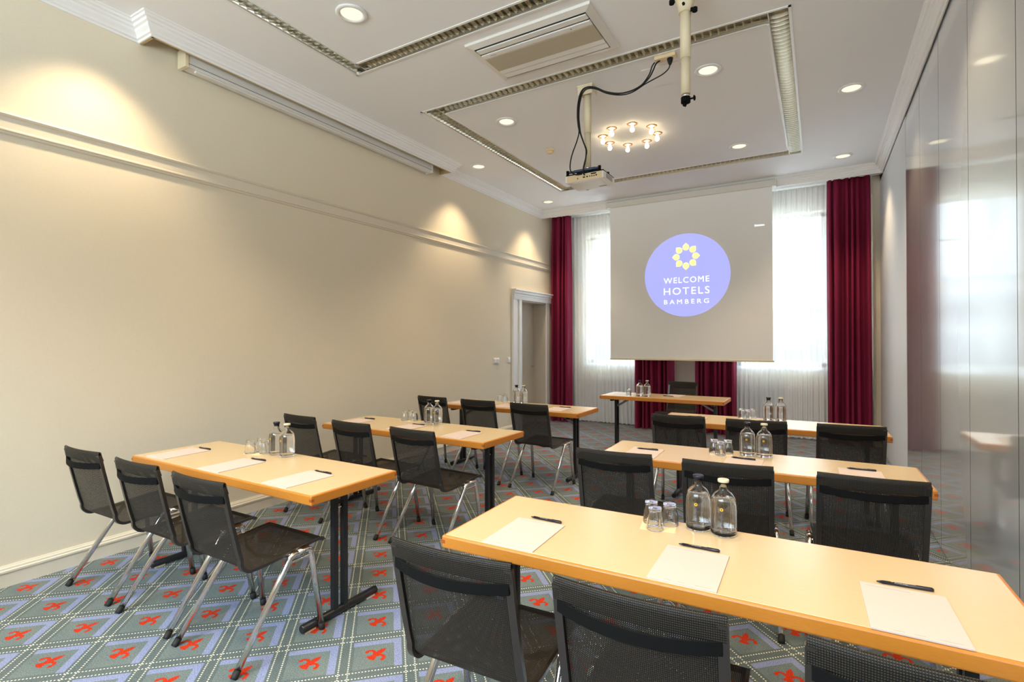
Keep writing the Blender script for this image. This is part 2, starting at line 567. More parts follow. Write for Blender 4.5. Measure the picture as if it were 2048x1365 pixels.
# right wall: glossy folding partition and a matt white pier at the window end
g = G(); PT = 3.675
g.box(XR + .03, XR + .3, YREAR - .2, YB + .4, 0, 4.05)
joints = [6.34, 5.535, 4.739, 3.900, 3.059, 2.22, 1.38, .54, -.30, -1.14, YREAR]
for a, b in zip(joints, joints[1:]): g.box(XR, XR + .032, b + .0035, a - .0035, .008, PT)
w = g.build('wall_right', ['panel', 'black'])
for p in w.data.polygons:
    if p.center.x > XR + .033: p.material_index = 1
    if abs(p.center.x - (XR + .03)) < .001 or abs(p.normal.y) > .9: p.material_index = 1
struct(w, 'glossy pale grey partition wall of tall flush panels', 'wall')
g = G(); g.box(XR - .002, XR + .03, 6.345, YB, .0, PT)
struct(g.build('trim_1', 'pier'), 'matt white end pier of the partition wall', 'wall trim')
g = G(); g.box(.662, XR, 8.80, YB, 0, 3.8)
struct(g.build('trim_2', 'wall'), 'narrow cream wall strip right of the right curtain', 'wall trim')

# cornice, picture rail, skirting
corn = [(0, -.122), (.010, -.122), (.014, -.108), (.026, -.104), (.030, -.088), (.048, -.068), (.052, -.052), (.066, -.046), (.070, -.030), (.084, -.026), (.090, -.012), (.100, -.008), (.102, 0.0)]
XS = -4.100
sweep([(XL, YREAR), (XL, 1.905), (XS, 1.905), (XS, 5.437), (XL, 5.437), (XL, 8.33), (XR - .008, 8.33), (XR - .008, YREAR)], corn, ZC, 'trim_3', 'trim')
struct(bpy.data.objects['trim_3'], 'moulded white cornice around the ceiling', 'cornice')
# boards behind the cornice: soffit fascia at the pocket, curtain pelmet, band above the partition
g = G(); g.box(XS - .018, XS, 1.905, 5.437, ZC - .122, 4.03); g.box(XL, XS, 1.905, 1.923, ZC - .122, 4.03); g.box(XL, XS, 5.419, 5.437, ZC - .122, 4.03)
struct(g.build('trim_4', 'pocket'), 'tan boards lining the ceiling pocket of the rolled blind', 'ceiling trim')
g = G(); g.box(XL, XR, 8.33, 8.36, ZC - .122, ZC + .01); g.box(XL, XR, 8.36, 8.80, ZC - .030, ZC - .026)
struct(g.build('trim_5', 'trim'), 'white curtain pelmet board at the ceiling', 'pelmet')
g = G(); g.box(XR - .008, XR + .03, YREAR, 8.33, 3.716, ZC)
struct(g.build('trim_6', 'trim'))
rail = [(0, 0), (.034, 0), (.040, -.010), (.034, -.020), (.022, -.026), (.020, -.092), (.026, -.098), (.026, -.106), (.014, -.112), (.014, -.122), (0, -.128)]
struct(sweep([(XL, YREAR), (XL, YB)], rail, 2.893, 'trim_7', 'trim_cream'), 'moulded cream picture rail along the left wall', 'picture rail')
base = [(0, .128), (.006, .128), (.010, .118), (.016, .116), (.018, .104), (.024, .100), (.024, .088), (.018, .086), (.018, 0)]
struct(sweep([(XL, YREAR), (XL, 7.28)], base, 0, 'baseboard_left', 'trim_cream'), 'cream moulded skirting board of the left wall', 'baseboard')

# doorway at the left wall
dr = tag(thing('door_1', 'recessed beige door in white frame beside left curtain', 'door', (0, 0, 0)), kind='structure')
g = G()
for ya, yb, dxx in ((7.285, 7.40, .032), (7.40, 7.50, .022), (7.47, 7.56, .040)): g.box(XL - .01, XL + dxx, ya, yb, 0, 2.19, .004)
g.box(XL - .01, XL + .022, D1 - .02, 8.62, 0, 2.19, .004)
for z0, z1, dxx in ((2.165, 2.225, .046), (2.225, 2.265, .05), (2.265, 2.31, .068), (2.31, 2.335, .085)): g.box(XL - .01, XL + dxx, 7.285, 8.66, z0, z1, .005)
g.build('door_frame', 'trim', dr)
g = G(); g.box(XL - .26, XL - .005, D0, D0 + .018, 0, DZ); g.box(XL - .26, XL - .005, D1 - .018, D1, 0, DZ); g.box(XL - .26, XL - .005, D0, D1, DZ - .018, DZ)
g.build('door_lining', 'doorleaf', dr)
g = G(); g.box(XL - .30, XL - .255, D0, D1, 0, DZ); g.box(XL - .256, XL - .248, D0 + .12, D1 - .10, .15, DZ - .12, .003)
lf = g.build('door_leaf', 'doorleaf', dr)
g = G(); g.tube([(XL - .25, 8.42, 1.02), (XL - .205, 8.42, 1.02), (XL - .205, 8.33, 1.02)], .009)
g.build('door_handle', 'chrome', lf)

# windows: frame, mullion, transom, glazing bars, panes
def window(n, xa, xb):
    w = tag(thing('window_%d' % n, 'bright tall window behind the %s voile' % ('left' if n == 1 else 'right'), 'window', (0, 0, 0)), kind='structure')
    y0, y1 = YB + .20, YB + .26; xm = (xa + xb) / 2
    g = G()
    g.box(xa, xa + .065, y0, y1, WZ0, WZ1); g.box(xb - .065, xb, y0, y1, WZ0, WZ1)
    g.box(xm - .055, xm + .055, y0 - .01, y1, WZ0, WZ1); g.box(xa, xb, y0, y1, WZ1 - .05, WZ1)
    g.box(xa, xb, y0, y1, WZ0, WZ0 + .07); g.box(xa, xb, y0 - .015, y1, 2.13, 2.28)
    g.build('window_frame', 'trim', w)
    for a, b in ((xa + .06, xm - .05), (xm + .05, xb - .06)):
        for z in (2.865, 1.615):
            g = G(); g.box(a, b, y0 + .01, y1 - .01, z - .014, z + .014); g.build('glazing_bar', 'trim', w)
        for za, zb in ((WZ0 + .06, 1.60), (1.63, 2.14), (2.27, 2.85), (2.88, WZ1 - .04)):
            g = G(); g.box(a, b, y0 + .028, y0 + .032, za, zb); g.build('pane', 'pane', w)
    g = G(); g.box(xa - .03, xb + .03, YB - .03, y0 + .02, WZ0 - .035, WZ0 + .004, .004)
    g.build('window_sill', 'trim', w)
window(1, *WINS[0]); window(2, *WINS[1])
t = struct(thing('window_3', 'added fill window in the wall behind the camera', 'window')); a, b, c, d = FILLWIN  # invented opening, lets extra daylight onto the ceiling
g = G()
for x in (a + .03, a + .8, (a + b) / 2, b - .8, b - .03): g.box(x - .03, x + .03, YREAR - .16, YREAR - .10, c, d)
for z in (c + .03, d - .03): g.box(a, b, YREAR - .16, YREAR - .10, z - .03, z + .03)
g.build('window_frame', 'trim', t)
g = G(); g.box(a, b, YREAR - .132, YREAR - .128, c, d); g.build('pane', 'pane', t)
# street side: a low pale building front across the street, seen only through the voile
g = G(); g.box(-14, 12, 30, 31, -6, 3.0); g.prism([(30, 3.0), (31, 3.0), (31, 4.4)], -14, 12, 'x')
struct(g.build('exterior_facade', mat('pale_render', lin(80, 84, 88), 0.8)))

# ================================================================ LUMINAIRES
def louvre(name, O, I, label, runs):
    t = thing(name, label, 'ceiling light', ((O[0] + O[1]) / 2, (O[2] + O[3]) / 2, ZC))
    ox, oy = t.location.x, t.location.y
    g = G(); f = .018
    def flange(x0, x1, y0, y1): g.box(x0 - ox, x1 - ox, y0 - oy, y1 - oy, -.005, .004)
    for (A, s) in ((O, 1), (I, -1)):
        flange(A[0], A[0] + f * s, A[2], A[3]); flange(A[1] - f * s, A[1], A[2], A[3])
        flange(A[0], A[1], A[2], A[2] + f * s); flange(A[0], A[1], A[3] - f * s, A[3])
    g.build('trim_frame', 'plasticwhite', t)
    side = {'left': (O[0] + f, I[0] - f, O[2] + f, O[3] - f, 1), 'right': (I[1] + f, O[1] - f, O[2] + f, O[3] - f, 1),
            'near': (I[0] - f, I[1] + f, O[2] + f, I[2] - f, 0), 'far': (I[0] - f, I[1] + f, I[3] + f, O[3] - f, 0)}
    for r in runs:
        x0, x1, y0, y1, along_y = side[r]
        w = (x1 - x0) if along_y else (y1 - y0); L = (y1 - y0) if along_y else (x1 - x0)
        pr = [(-w / 2 - .004, .0), (-w / 2, .0), (-w / 2 * .95, .035), (-w / 2 * .62, .085), (0, .10), (w / 2 * .62, .085), (w / 2 * .95, .035), (w / 2, 0.0), (w / 2 + .004, 0)]
        def P(a, l, z):
            if along_y: return ((x0 + x1) / 2 + a - ox, y0 + l - oy, z)
            return (x0 + l - ox, (y0 + y1) / 2 + a - oy, z)
        g = G()
        rows = [[g.b.verts.new(P(a, l, z)) for a, z in pr] for l in (0, L)]
        for j in range(len(pr) - 1):
            fc = g.b.faces.new((rows[0][j], rows[0][j + 1], rows[1][j + 1], rows[1][j])); fc.smooth = True
        for rw in rows: g.b.faces.new(rw)
        g.build('reflector', 'alu', t, recalc=False)
        g = G(); n = max(2, round(L / .0565))
        for k in range(1, n):
            l = L * k / n; hw = w / 2 - .002; q = .0045
            # a shallow V-section blade whose foot rises a little at both sides
            for a0, a1 in ((-hw, -hw * .5), (-hw * .5, 0), (0, hw * .5), (hw * .5, hw)):
                c0 = .004 + .006 * (a0 / hw) ** 2; c1 = .004 + .006 * (a1 / hw) ** 2
                vs = [g.b.verts.new(P(a, l + dl, z)) for a, dl, z in ((a0, 0, c0), (a1, 0, c1), (a1, q, .042), (a0, q, .042), (a1, -q, .042), (a0, -q, .042))]
                g.b.faces.new((vs[0], vs[1], vs[2], vs[3])); g.b.faces.new((vs[1], vs[0], vs[5], vs[4])); g.b.faces.new((vs[3], vs[2], vs[4], vs[5]))
        g.build('louvre_blades', 'alu', t, recalc=False)
    return t


louvre('louvre_light', O2, I2, 'complete square of recessed mirror louvre lighting nearer the windows', ('left', 'right', 'near', 'far'))
louvre('louvre_light', O1, I1, 'recessed mirror louvre light corner at the photo top, nearer the camera than the air unit', ('left', 'right', 'near', 'far'))


def make_downlight():
    t = thing('downlight', '', 'ceiling light')
    g = G(); g.lathe([(.094, -.0005), (.108, -.001), (.110, -.004), (.104, -.010), (.088, -.013), (.080, -.010), (.074, -.002)], 40, cap0=False, cap1=False)
    g.build('trim_ring', 'plasticwhite', t)
    g = G(); g.lathe([(.076, -.003), (.05, -.0042), (.0, -.005)], 32, cap0=False)
    g.build('lamp_glass', 'lamp', t)
    return t


put_down = spawner(make_downlight)
LIGHTS = [(-2.818, 2.582, 'round downlight nearest the camera, inside the near louvre corner'),
          (-0.800, 4.676, 'round downlight beside the empty projector pole'),
          (0.272, 5.685, 'round downlight nearest the glossy partition, nearer the camera'),
          (-2.816, 4.690, 'round downlight inside the louvre square near its left corner'),
          (-3.862, 5.713, 'round downlight by the end of the rolled blind on the left wall'),
          (-0.800, 6.705, 'round downlight inside the louvre square nearest its far right corner'),
          (0.275, 7.740, 'round downlight at the far right, in front of the right burgundy curtain'),
          (-3.860, 7.770, 'round downlight in the far left ceiling corner above the left curtain')]
HIDDEN = [(-3.86, 1.60), (0.27, 1.60), (-0.80, 2.58), (-2.82, .50), (-.80, .50), (-3.86, -.45), (0.27, -.45), (-2.82, -1.5), (0.27, 3.65)]
def spot(x, y, z, power, size=96, blend=.75, col=(1.0, .77, .49), rad=.05):
    ld = bpy.data.lights.new('downlight_beam', 'SPOT'); ld.energy = power; ld.color = col
    ld.spot_size = math.radians(size); ld.spot_blend = blend; ld.shadow_soft_size = rad
    o = bpy.data.objects.new('downlight_beam', ld); o.location = (x, y, z); COL.objects.link(o)
    return o
for x, y, lab in LIGHTS:
    put_down(lab, (x, y, ZC), 0, 'round ceiling downlights'); spot(x, y, ZC - .03, LAMP)
for x, y in HIDDEN:
    spot(x, y, ZC - .03, LAMP * (1.2 if y < 1.7 else 1.0))


def make_star():
    t = thing('star_light', '', 'ceiling light')
    g = G(); g.lathe([(.030, .002), (.052, -.001), (.056, -.004), (.052, -.007), (.040, -.008), (.034, -.003)], 28, cap0=False, cap1=False)
    g.build('trim_ring', 'copper', t)
    g = G(); g.lathe([(.012, .0), (.013, -.028), (.016, -.040), (.022, -.052), (.024, -.064), (.021, -.076), (.012, -.085), (0, -.087)], 20)
    g.build('bulb', 'bulb', t)
    return t


put_star = spawner(make_star)
place_word = ['nearest the projector pole, upper left', 'at the camera side, left of centre', 'at the camera side, right of centre', 'rightmost of the ring, upper',
              'rightmost of the ring, lower', 'at the window side, right of centre', 'at the window side, left of centre', 'leftmost of the ring, lower']
for i in range(8):
    a = math.radians(157.5 + 45 * i + 0)
    # the ring runs (seen from below) from the left over the camera side to the right
    a = math.radians(202.5 + 45 * i)
    put_star('small glowing bulb light of the ceiling ring, ' + place_word[i], (-1.812 + .298 * math.cos(a), 5.707 + .298 * math.sin(a), ZC), 0, 'ring of eight small bulbs')

# air conditioning cassette
t = thing('air_conditioner', 'cream ceiling air conditioning cassette with ribbed grille between the louvre lights', 'air conditioner', (-1.846, 3.616, ZC))
hx, hy = .522, .309
g = G()
for (a, za), (b, zb) in (((0, -.0), (.004, -.018)), ((.004, -.018), (.055, -.032)),):
    r0 = [(-hx + a, -hy + a), (hx - a, -hy + a), (hx - a, hy - a), (-hx + a, hy - a)]; r1 = [(-hx + b, -hy + b), (hx - b, -hy + b), (hx - b, hy - b), (-hx + b, hy - b)]
    for i in range(4):
        k = (i + 1) % 4; g.quad((*r0[i], za), (*r0[k], za), (*r1[k], zb), (*r1[i], zb))
g.build('casing', 'housing', t)
g = G(); g.box(-hx + .054, hx - .054, -hy + .054, hy - .054, -.027, -.02); g.build('dark_slots', 'black', t)
for nm, ya, yb, zt in (('air_flap', -.232, -.175, -.036), ('front_strip', -.160, -.105, -.040), ('rear_strip', .105, .165, -.040), ('rear_flap', .173, .242, -.037)):
    g = G(); g.box(-hx + .060, hx - .060, ya, yb, zt, -.026, .004); g.build(nm, 'plasticwhite', t)
g = G(); g.box(-hx + .060, hx - .060, -.104, .104, -.034, -.027)
for k in range(34):
    y = -.100 + .2 * k / 33; g.box(-hx + .062, hx - .062, y - .0015, y + .0015, -.041, -.034)
g.build('ribbed_grille', 'grille', t)
g = G(); g.box(.30, .31, -.137, -.128, -.0412, -.040); g.box(-.39, -.34, -.135, -.131, -.0412, -.040); g.build('indicator_marks', 'print', t)

# access panel, smoke detector, ceiling socket
g = G(); g.box(-1.295, -.985, 4.395, 4.735, ZC - .004, ZC - .0005, .001)
tag(g.build('access_panel', 'trim'), 'square white access panel in the ceiling beside the empty pole', 'panel')
t = thing('smoke_detector', 'small cream smoke detector on the ceiling inside the louvre square', 'smoke detector', (-2.787, 5.662, ZC))
g = G(); g.lathe([(.052, 0), (.054, -.012), (.044, -.020)], 28); g.build('mounting_base', 'plasticcream', t)
g = G(); g.lathe([(.040, -.020), (.042, -.034), (.030, -.046), (.012, -.050), (0, -.050)], 28); g.build('sensor_head', 'plasticcream', t)
t = thing('ceiling_socket', 'cream ceiling socket strip feeding the projector cables', 'socket', (-1.055, 4.265, ZC))
g = G(); g.box(-.085, .085, -.036, .036, -.030, 0, .004); g.build('socket_box', 'plasticcream', t)
for dx_ in (-.045, .035):
    g = G(); g.lathe([(.026, -.0302), (.026, -.032), (.021, -.0322), (.021, -.030)], 24, (dx_, 0, 0), False, False); g.build('outlet', 'plasticcream', t)

# ================================================================ PROJECTOR AND POLES
t = thing('projector_mount', 'cream ceiling pole carrying the white projector', 'projector mount', (-1.803, 4.44, ZC))
g = G(); g.box(-.075, .075, -.07, .07, -.012, 0, .003); g.box(-.07, .07, -.062, -.052, -.085, -.01); g.box(-.07, -.062, -.06, .06, -.06, -.01); g.box(.062, .07, -.06, .06, -.06, -.01)
g.build('ceiling_bracket', 'housing_cream', t)
for sx in (-1, 1):
    g = G(); g.tube([(sx * .062, -.03, -.03), (sx * .085, -.03, -.035)], .009, 10); g.build('bolt', 'chrome', t)
g = G(); g.tube([(0, 0, -.03), (0, 0, -.42)], .034, 20); g.tube([(0, 0, -.40), (0, 0, -.735)], .030, 20); g.build('pole', 'housing_cream', t)
g = G(); g.tube([(0, 0, -.70), (0, 0, -.765)], .022, 16); g.tube([(-.012, -.032, -.70), (-.012, -.036, -.70)], .010, 10); g.tube([(.02, -.01, -.745), (.055, -.02, -.75)], .007, 8); g.build('swivel_joint', 'chrome', t)
g = G(); g.box(-.10, .105, -.09, .09, -.776, -.766, .002)
g.box(-.15, .16, -.11, -.085, -.793, -.776, .003); g.box(-.15, .16, .085, .11, -.793, -.776, .003); g.box(-.03, .03, -.10, .10, -.79, -.776, .003)
g.build('mount_plate', 'greyplate', t)
for a, b in ((-.15, -.11), (.155, -.11), (.155, .10), (-.15, .10)):
    g = G(); g.tube([(a, b, -.83), (a, b, -.772)], .013, 12); g.build('knob', 'blackplastic', t)

t = thing('projector', 'white projector hanging upside down from the cream pole', 'projector', (-1.783, 4.445, 2.910))
g = G(); g.box(-.183, .183, -.143, .145, 0, .066, .010); g.box(-.12, .14, -.12, .12, -.004, .002, .003); g.build('body', 'plasticwhite', t)
g = G(); g.box(-.178, .178, -.138, .140, .066, .074, .002); g.build('base_cover', 'blackplastic', t)
g = G(); g.box(-.165, .165, -.1445, -.140, .006, .060); g.build('port_panel', 'plasticcream', t)  # cream tint carries the warm light falling on this side
for px_, w_, z_ in ((-.06, .008, .026), (.0, .02, .03), (.03, .014, .03), (.055, .009, .03), (.075, .009, .03), (.095, .009, .03), (.115, .014, .032), (.09, .05, .050)):
    g = G(); g.box(px_ - w_ / 2, px_ + w_ / 2, -.1465, -.1440, z_ - .005, z_ + .005); g.build('port', 'blackplastic', t)
g = G()
for k in range(9): g.box(.1825, .1845, -.08 + .018 * k, -.071 + .018 * k, .012, .056)
g.build('side_vent', 'print', t)
g = G(); g.box(.06, .13, .07, .082, -.0055, -.003); g.build('rating_mark', 'print', t)
g = G(); g.tube([(-.09, .14, .033), (-.09, .162, .033)], .030, 20); g.build('lens', 'blackplastic', t)

c1 = [(-1.100, 4.262, 3.770), (-1.131, 4.26, 3.752), (-1.162, 4.28, 3.712), (-1.201, 4.3, 3.671), (-1.27, 4.32, 3.634), (-1.366, 4.34, 3.62), (-1.479, 4.36, 3.634), (-1.601, 4.365, 3.681), (-1.694, 4.365, 3.740), (-1.77, 4.36, 3.763), (-1.823, 4.36, 3.736), (-1.857, 4.37, 3.649), (-1.865, 4.37, 3.537), (-1.858, 4.37, 3.445), (-1.849, 4.37, 3.379), (-1.82, 4.37, 3.292), (-1.791, 4.37, 3.205), (-1.796, 4.37, 3.116), (-1.811, 4.36, 3.04), (-1.79, 4.30, 2.985), (-1.775, 4.297, 2.955)]
c2 = [(-1.145, 4.27, 3.770), (-1.165, 4.265, 3.742), (-1.190, 4.285, 3.700), (-1.225, 4.30, 3.664)] + [(x - .004, y - .012, z - .006) for x, y, z in c1[4:15]] + [(-1.880, 4.365, 3.292), (-1.920, 4.36, 3.191), (-1.932, 4.34, 3.098), (-1.915, 4.31, 3.019), (-1.86, 4.292, 2.972), (-1.80, 4.294, 2.968)]
c3 = [(-1.020, 4.265, 3.720), (-1.038, 4.29, 3.70), (-1.089, 4.3, 3.672), (-1.174, 4.31, 3.652), (-1.24, 4.31, 3.632)] + [(x + .003, y + .010, z - .010) for x, y, z in c1[5:17]] + [(-1.805, 4.37, 3.10), (-1.80, 4.33, 3.02), (-1.74, 4.295, 2.975)]
def smoothpath(P, n=5):
    P = [Vector(p) for p in P]; out = []
    for i in range(len(P) - 1):
        p0, p1, p2, p3 = P[max(i - 1, 0)], P[i], P[i + 1], P[min(i + 2, len(P) - 1)]
        for k in range(n):
            s = k / n
            out.append(0.5 * ((2 * p1) + (p2 - p0) * s + (2 * p0 - 5 * p1 + 4 * p2 - p3) * s * s + (3 * p1 - p0 - 3 * p2 + p3) * s ** 3))
    return out + [P[-1]]
g = G(); g.tube(smoothpath(c1), .0065, 8)
tag(g.build('signal_cable', 'rubber'), 'black cable looping from ceiling socket to the projector back, hugging the pole', 'cable')
g = G(); g.tube(smoothpath(c2), .0055, 8)
tag(g.build('video_cable', 'rubber'), 'black cable swinging out left of the pole down to the projector', 'cable')
t = thing('power_cable', 'black mains cable with a round plug in the ceiling socket', 'cable', (0, 0, 0))
g = G(); g.tube(smoothpath(c3), .005, 8); g.build('flex', 'rubber', t)
g = G(); g.tube([(-1.020, 4.265, 3.768), (-1.020, 4.265, 3.745), (-1.020, 4.265, 3.715)], .02, 14, radii=[.024, .021, .009]); g.build('plug', 'rubber', t)

t = thing('projector_pole', 'empty cream telescopic ceiling pole with a black clamp', 'projector mount', (-.744, 3.53, ZC))
g = G(); g.box(-.09, .09, -.09, .09, -.014, 0, .003); g.lathe([(.075, -.014), (.070, -.05), (.052, -.10), (.042, -.155)], 20); g.build('ceiling_bracket', 'housing_cream', t)
for z_ in (-.085, -.12):
    g = G(); g.tube([(0, -.045, z_), (0, -.060, z_)], .009, 10); g.build('bolt', 'blackplastic', t)
for a, b, c in ((-.085, -.01, -.06), (.08, .0, -.055), (.062, -.01, -.155)):
    g = G(); g.tube([(a * .6, b, c + .01), (a, b, c)], .013, 10); g.tube([(a, b, c - .012), (a, b, c + .012)], .017, 10); g.build('clamp_knob', 'blackplastic', t)
g = G(); g.tube([(0, 0, -.10), (0, 0, -.455)], .034, 24); g.build('outer_pole', 'housing_cream', t)
g = G(); g.tube([(0, 0, -.44), (0, 0, -.690)], .0295, 24); g.build('inner_pole', 'housing_cream', t)
g = G(); g.tube([(0, 0, -.688), (0, 0, -.712)], .024, 18); g.build('chrome_collar', 'chrome', t)
g = G(); g.tube([(0, 0, -.710), (0, 0, -.745)], .030, 18); g.tube([(0, 0, -.745), (-.01, 0, -.765)], .012, 10)
g.tube([(.028, 0, -.725), (.052, 0, -.725)], .006, 8); g.lathe([(.016, 0), (.018, .006), (.010, .012)], 12, (.050, 0, -.725), ax=Vector((0, 1, 0)), ay=Vector((0, 0, 1)))
g.build('clamp', 'blackplastic', t)

# ================================================================ SCREENS
t = thing('rolled_screen', 'white rolled up projection screen in its long case on the left wall', 'projection screen', (-4.215, 3.65, 3.66))
g = G(); g.box(-.048, .052, -1.46, 1.47, -.052, .075, .006); g.build('case', 'housing', t)
for y_ in (-1.475, 1.475):
    g = G(); g.box(-.055, .058, y_ - .014, y_ + .014, -.058, .082, .003); g.build('end_bracket', 'housing_cream' if y_ < 0 else 'housing', t)
g = G(); g.box(.010, .040, -1.40, 1.45, -.066, -.050, .004); g.build('bottom_bar', 'housing', t)
g = G(); g.box(.0525, .0535, -1.46, 1.47, -.030, -.026); g.build('slot_line', 'greyplate', t)
g = G(); g.box(-.066, -.048, -1.3, -1.2, -.03, .05); g.box(-.066, -.048, 1.2, 1.3, -.03, .05); g.build('wall_bracket', 'housing', t)

t = thing('projection_screen', 'large lowered projection screen showing a lilac logo disc before the windows', 'projection screen', (-1.75, 8.23, 0))
g = G(); g.box(-1.238, 1.232, -.045, .045, 3.664, 3.752, .006); g.build('case', 'housing', t)
for x_ in (-1.245, 1.238):
    g = G(); g.box(x_ - .012, x_ + .012, -.05, .095, 3.655, 3.76, .002); g.build('end_bracket', 'housing', t)
g = G(); g.box(-1.200, 1.198, -.0015, .0015, 1.195, 3.67); g.build('cloth', 'screen', t)
g = G(); g.box(-1.212, 1.212, -.014, .014, 1.172, 1.198, .004); g.build('bottom_bar', 'housing_cream', t)
MT['disc'] = mat('lilac_projection', lin(170, 172, 236), 0.9)
MT['petal'] = mat('yellow_projection', lin(250, 244, 160), 0.9)
MT['white'] = mat('white_projection', lin(246, 249, 252), 0.9)
for k, c_, s_ in (('disc', lin(165, 172, 255), .34), ('petal', lin(255, 248, 150), .45), ('white', lin(240, 250, 255), .50)):
    b = MT[k].node_tree.nodes['Principled BSDF']; b.inputs['Emission Color'].default_value = c_; b.inputs['Emission Strength'].default_value = s_
ox = -1.75
g = G(); g.lathe([(.6355, 0), (.6355, .0006)], 96, (-1.742 - ox, -.0025, 2.488), ax=Vector((1, 0, 0)), ay=Vector((0, 0, 1)), smooth=False)
g.build('logo_disc', 'disc', t)
for k in range(8):
    a = PI / 2 + k * PI / 4; cx, cz = -1.742 - ox + .142 * math.cos(a), 2.772 + .142 * math.sin(a)
    ex, ez = math.cos(a), math.sin(a); fx, fz = -ez, ex
    pts = []
    for j in range(23):
        b_ = math.radians(48 + (360 - 96) * j / 22); pts.append((.0485 * math.cos(b_), .0485 * math.sin(b_)))
    pts.append((.066, 0))
    g = G(); g.b.faces.new([g.b.verts.new((cx + ex * p + fx * q_, -.0036, cz + ez * p + fz * q_)) for p, q_ in pts])
    g.build('logo_petal', 'petal', t)
for body, x0, x1, z0, z1, sp_ in (('WELCOME', -2.080, -1.403, 2.370, 2.458, 1.18), ('HOTELS', -2.078, -1.401, 2.192, 2.300, 1.22), ('BAMBERG', -2.076, -1.410, 2.048, 2.116, 1.5), ('Eindrücken', -.781, -.653, 3.122, 3.150, 1.0)):
    tx = text_mesh(body, 'lettering', 'white', .1, t, sp_)
    fit_text(tx, x0 - ox, x1 - ox, z0, z1)
    tx.rotation_euler = (PI / 2, 0, 0); tx.location = (0, -.0040, 0)

# ================================================================ CURTAINS, RADIATORS
def curtain(name, m, x0, x1, y, z0, z1, pleat, amp, label, cat, group, seed, flare=0.0, sub=9, gather=0.0, skew=0.0, cusp=True, warp=0.0):
    rnd = random.Random(seed); n = max(2, round((x1 - x0) / pleat)); nx = n * sub; nz = 26
    ph = [rnd.uniform(.75, 1.3) for _ in range(n + 1)]; off = [rnd.uniform(-.3, .3) for _ in range(n + 1)]
    g = G(); rows = []
    for k in range(nz + 1):
        f = k / nz; z = z1 + (z0 - z1) * f; row = []
        w = 1.0 - gather * (1 - min(1, f * 4)) ** 2 + flare * f
        for i in range(nx + 1):
            s = i / nx; u = s * n; u = min(max(u + warp * math.sin(1.9 * u + seed) * min(1, u, n - u), 0), n - 1e-6); pi_ = min(int(u), n - 1)
            a = amp * (.55 + .45 * min(1, f * 3)) * ph[pi_]
            dy = (a * (1 - 2 * abs(math.sin(PI * u)) ** (.75 if warp == 0 else 1.1)) if cusp else a * math.sin(2 * PI * u + off[pi_] * math.sin(PI * (u - pi_)))) + amp * .25 * math.sin(3.1 * u + 2.0 * f + seed)
            dxx = .18 * (x1 - x0) / n * math.sin(4 * PI * u) * .5 + .008 * math.sin(2.3 * f + u) * f
            cx = (x0 + x1) / 2
            row.append(g.b.verts.new((cx + (x0 + (x1 - x0) * s - cx) * w + dxx + skew * f, y + dy, z + (.006 * math.sin(5 * u) if k == nz else 0))))
        rows.append(row)
    for a, b in zip(rows, rows[1:]):
        for i in range(nx): f = g.b.faces.new((a[i], a[i + 1], b[i + 1], b[i])); f.smooth = True
    return tag(g.build(name, m, recalc=False), label, cat, group)


for a, b, lab, sd in ((-4.21, -2.60, 'left white voile curtain beside the left burgundy drape', 3), (-1.16, .16, 'right white voile curtain between screen edge and right burgundy drape', 5)):
    curtain('voile_curtain', 'sheer', a, b, 8.925, .018, 3.77, .070, .016, lab, 'curtain', 'white voile curtains', sd, sub=8)
for a, b, lab, sd, gt, sk in ((-4.265, -3.875, 'burgundy curtain in the left corner beside the door', 1, .04, .0), (-2.690, -2.055, 'burgundy curtain under the screen, left of the wall pier', 2, .0, .0),
                          (-1.725, -1.105, 'burgundy curtain under the screen, right of the wall pier', 4, .0, .0), (.108, .640, 'burgundy curtain at the right, next to the partition', 6, .03, .0)):
    curtain('burgundy_curtain', 'burgundy', a, b, 8.70, .016, 3.765, .088, .075, lab, 'curtain', 'burgundy drapes', sd, gather=gt, skew=sk, sub=14, warp=.30)
for (a, b), lab in zip(WINS, ('white ribbed radiator behind the left voile', 'white ribbed radiator behind the right voile')):
    t = thing('radiator', lab, 'radiator', ((a + b) / 2, YB - .070, 0), 0, 'radiators under the windows')
    hw = (b - a) / 2 - .06
    g = G(); n = 14
    for k in range(n):
        x = -hw + (k + .5) * 2 * hw / n; g.box(x - .034, x + .034, -.03, .03, .14, .80, .010)
    g.build('ribs', 'radiator', t)
    g = G(); g.box(-hw, hw, -.02, .02, .16, .20); g.box(-hw, hw, -.02, .02, .74, .78); g.build('headers', 'radiator', t)
    for x in (-hw * .7, hw * .7):
        g = G(); g.box(x - .015, x + .015, .02, .055, .12, .24); g.box(x - .015, x + .015, -.02, .055, .0, .14); g.build('foot_bracket', 'radiator', t)

# ================================================================ WALL SWITCHES
for y_, nb, lab in ((6.803, 2, 'white double light switch on the left wall, further from the door'), (7.178, 1, 'white single light switch on the left wall, next to the door frame')):
    t = thing('light_switch', lab, 'light switch', (XL, y_, 1.178))
    hw = .082 if nb == 2 else .043
    g = G(); g.box(0, .012, -hw, hw, -.043, .043, .003); g.build('faceplate', 'plasticwhite', t)
    for k in range(nb):
        c_ = 0 if nb == 1 else (-.04 if k == 0 else .04)
        g = G(); g.box(.010, .020, c_ - .031, c_ + .031, -.031, .031, .003); g.build('rocker', 'plasticwhite', t)

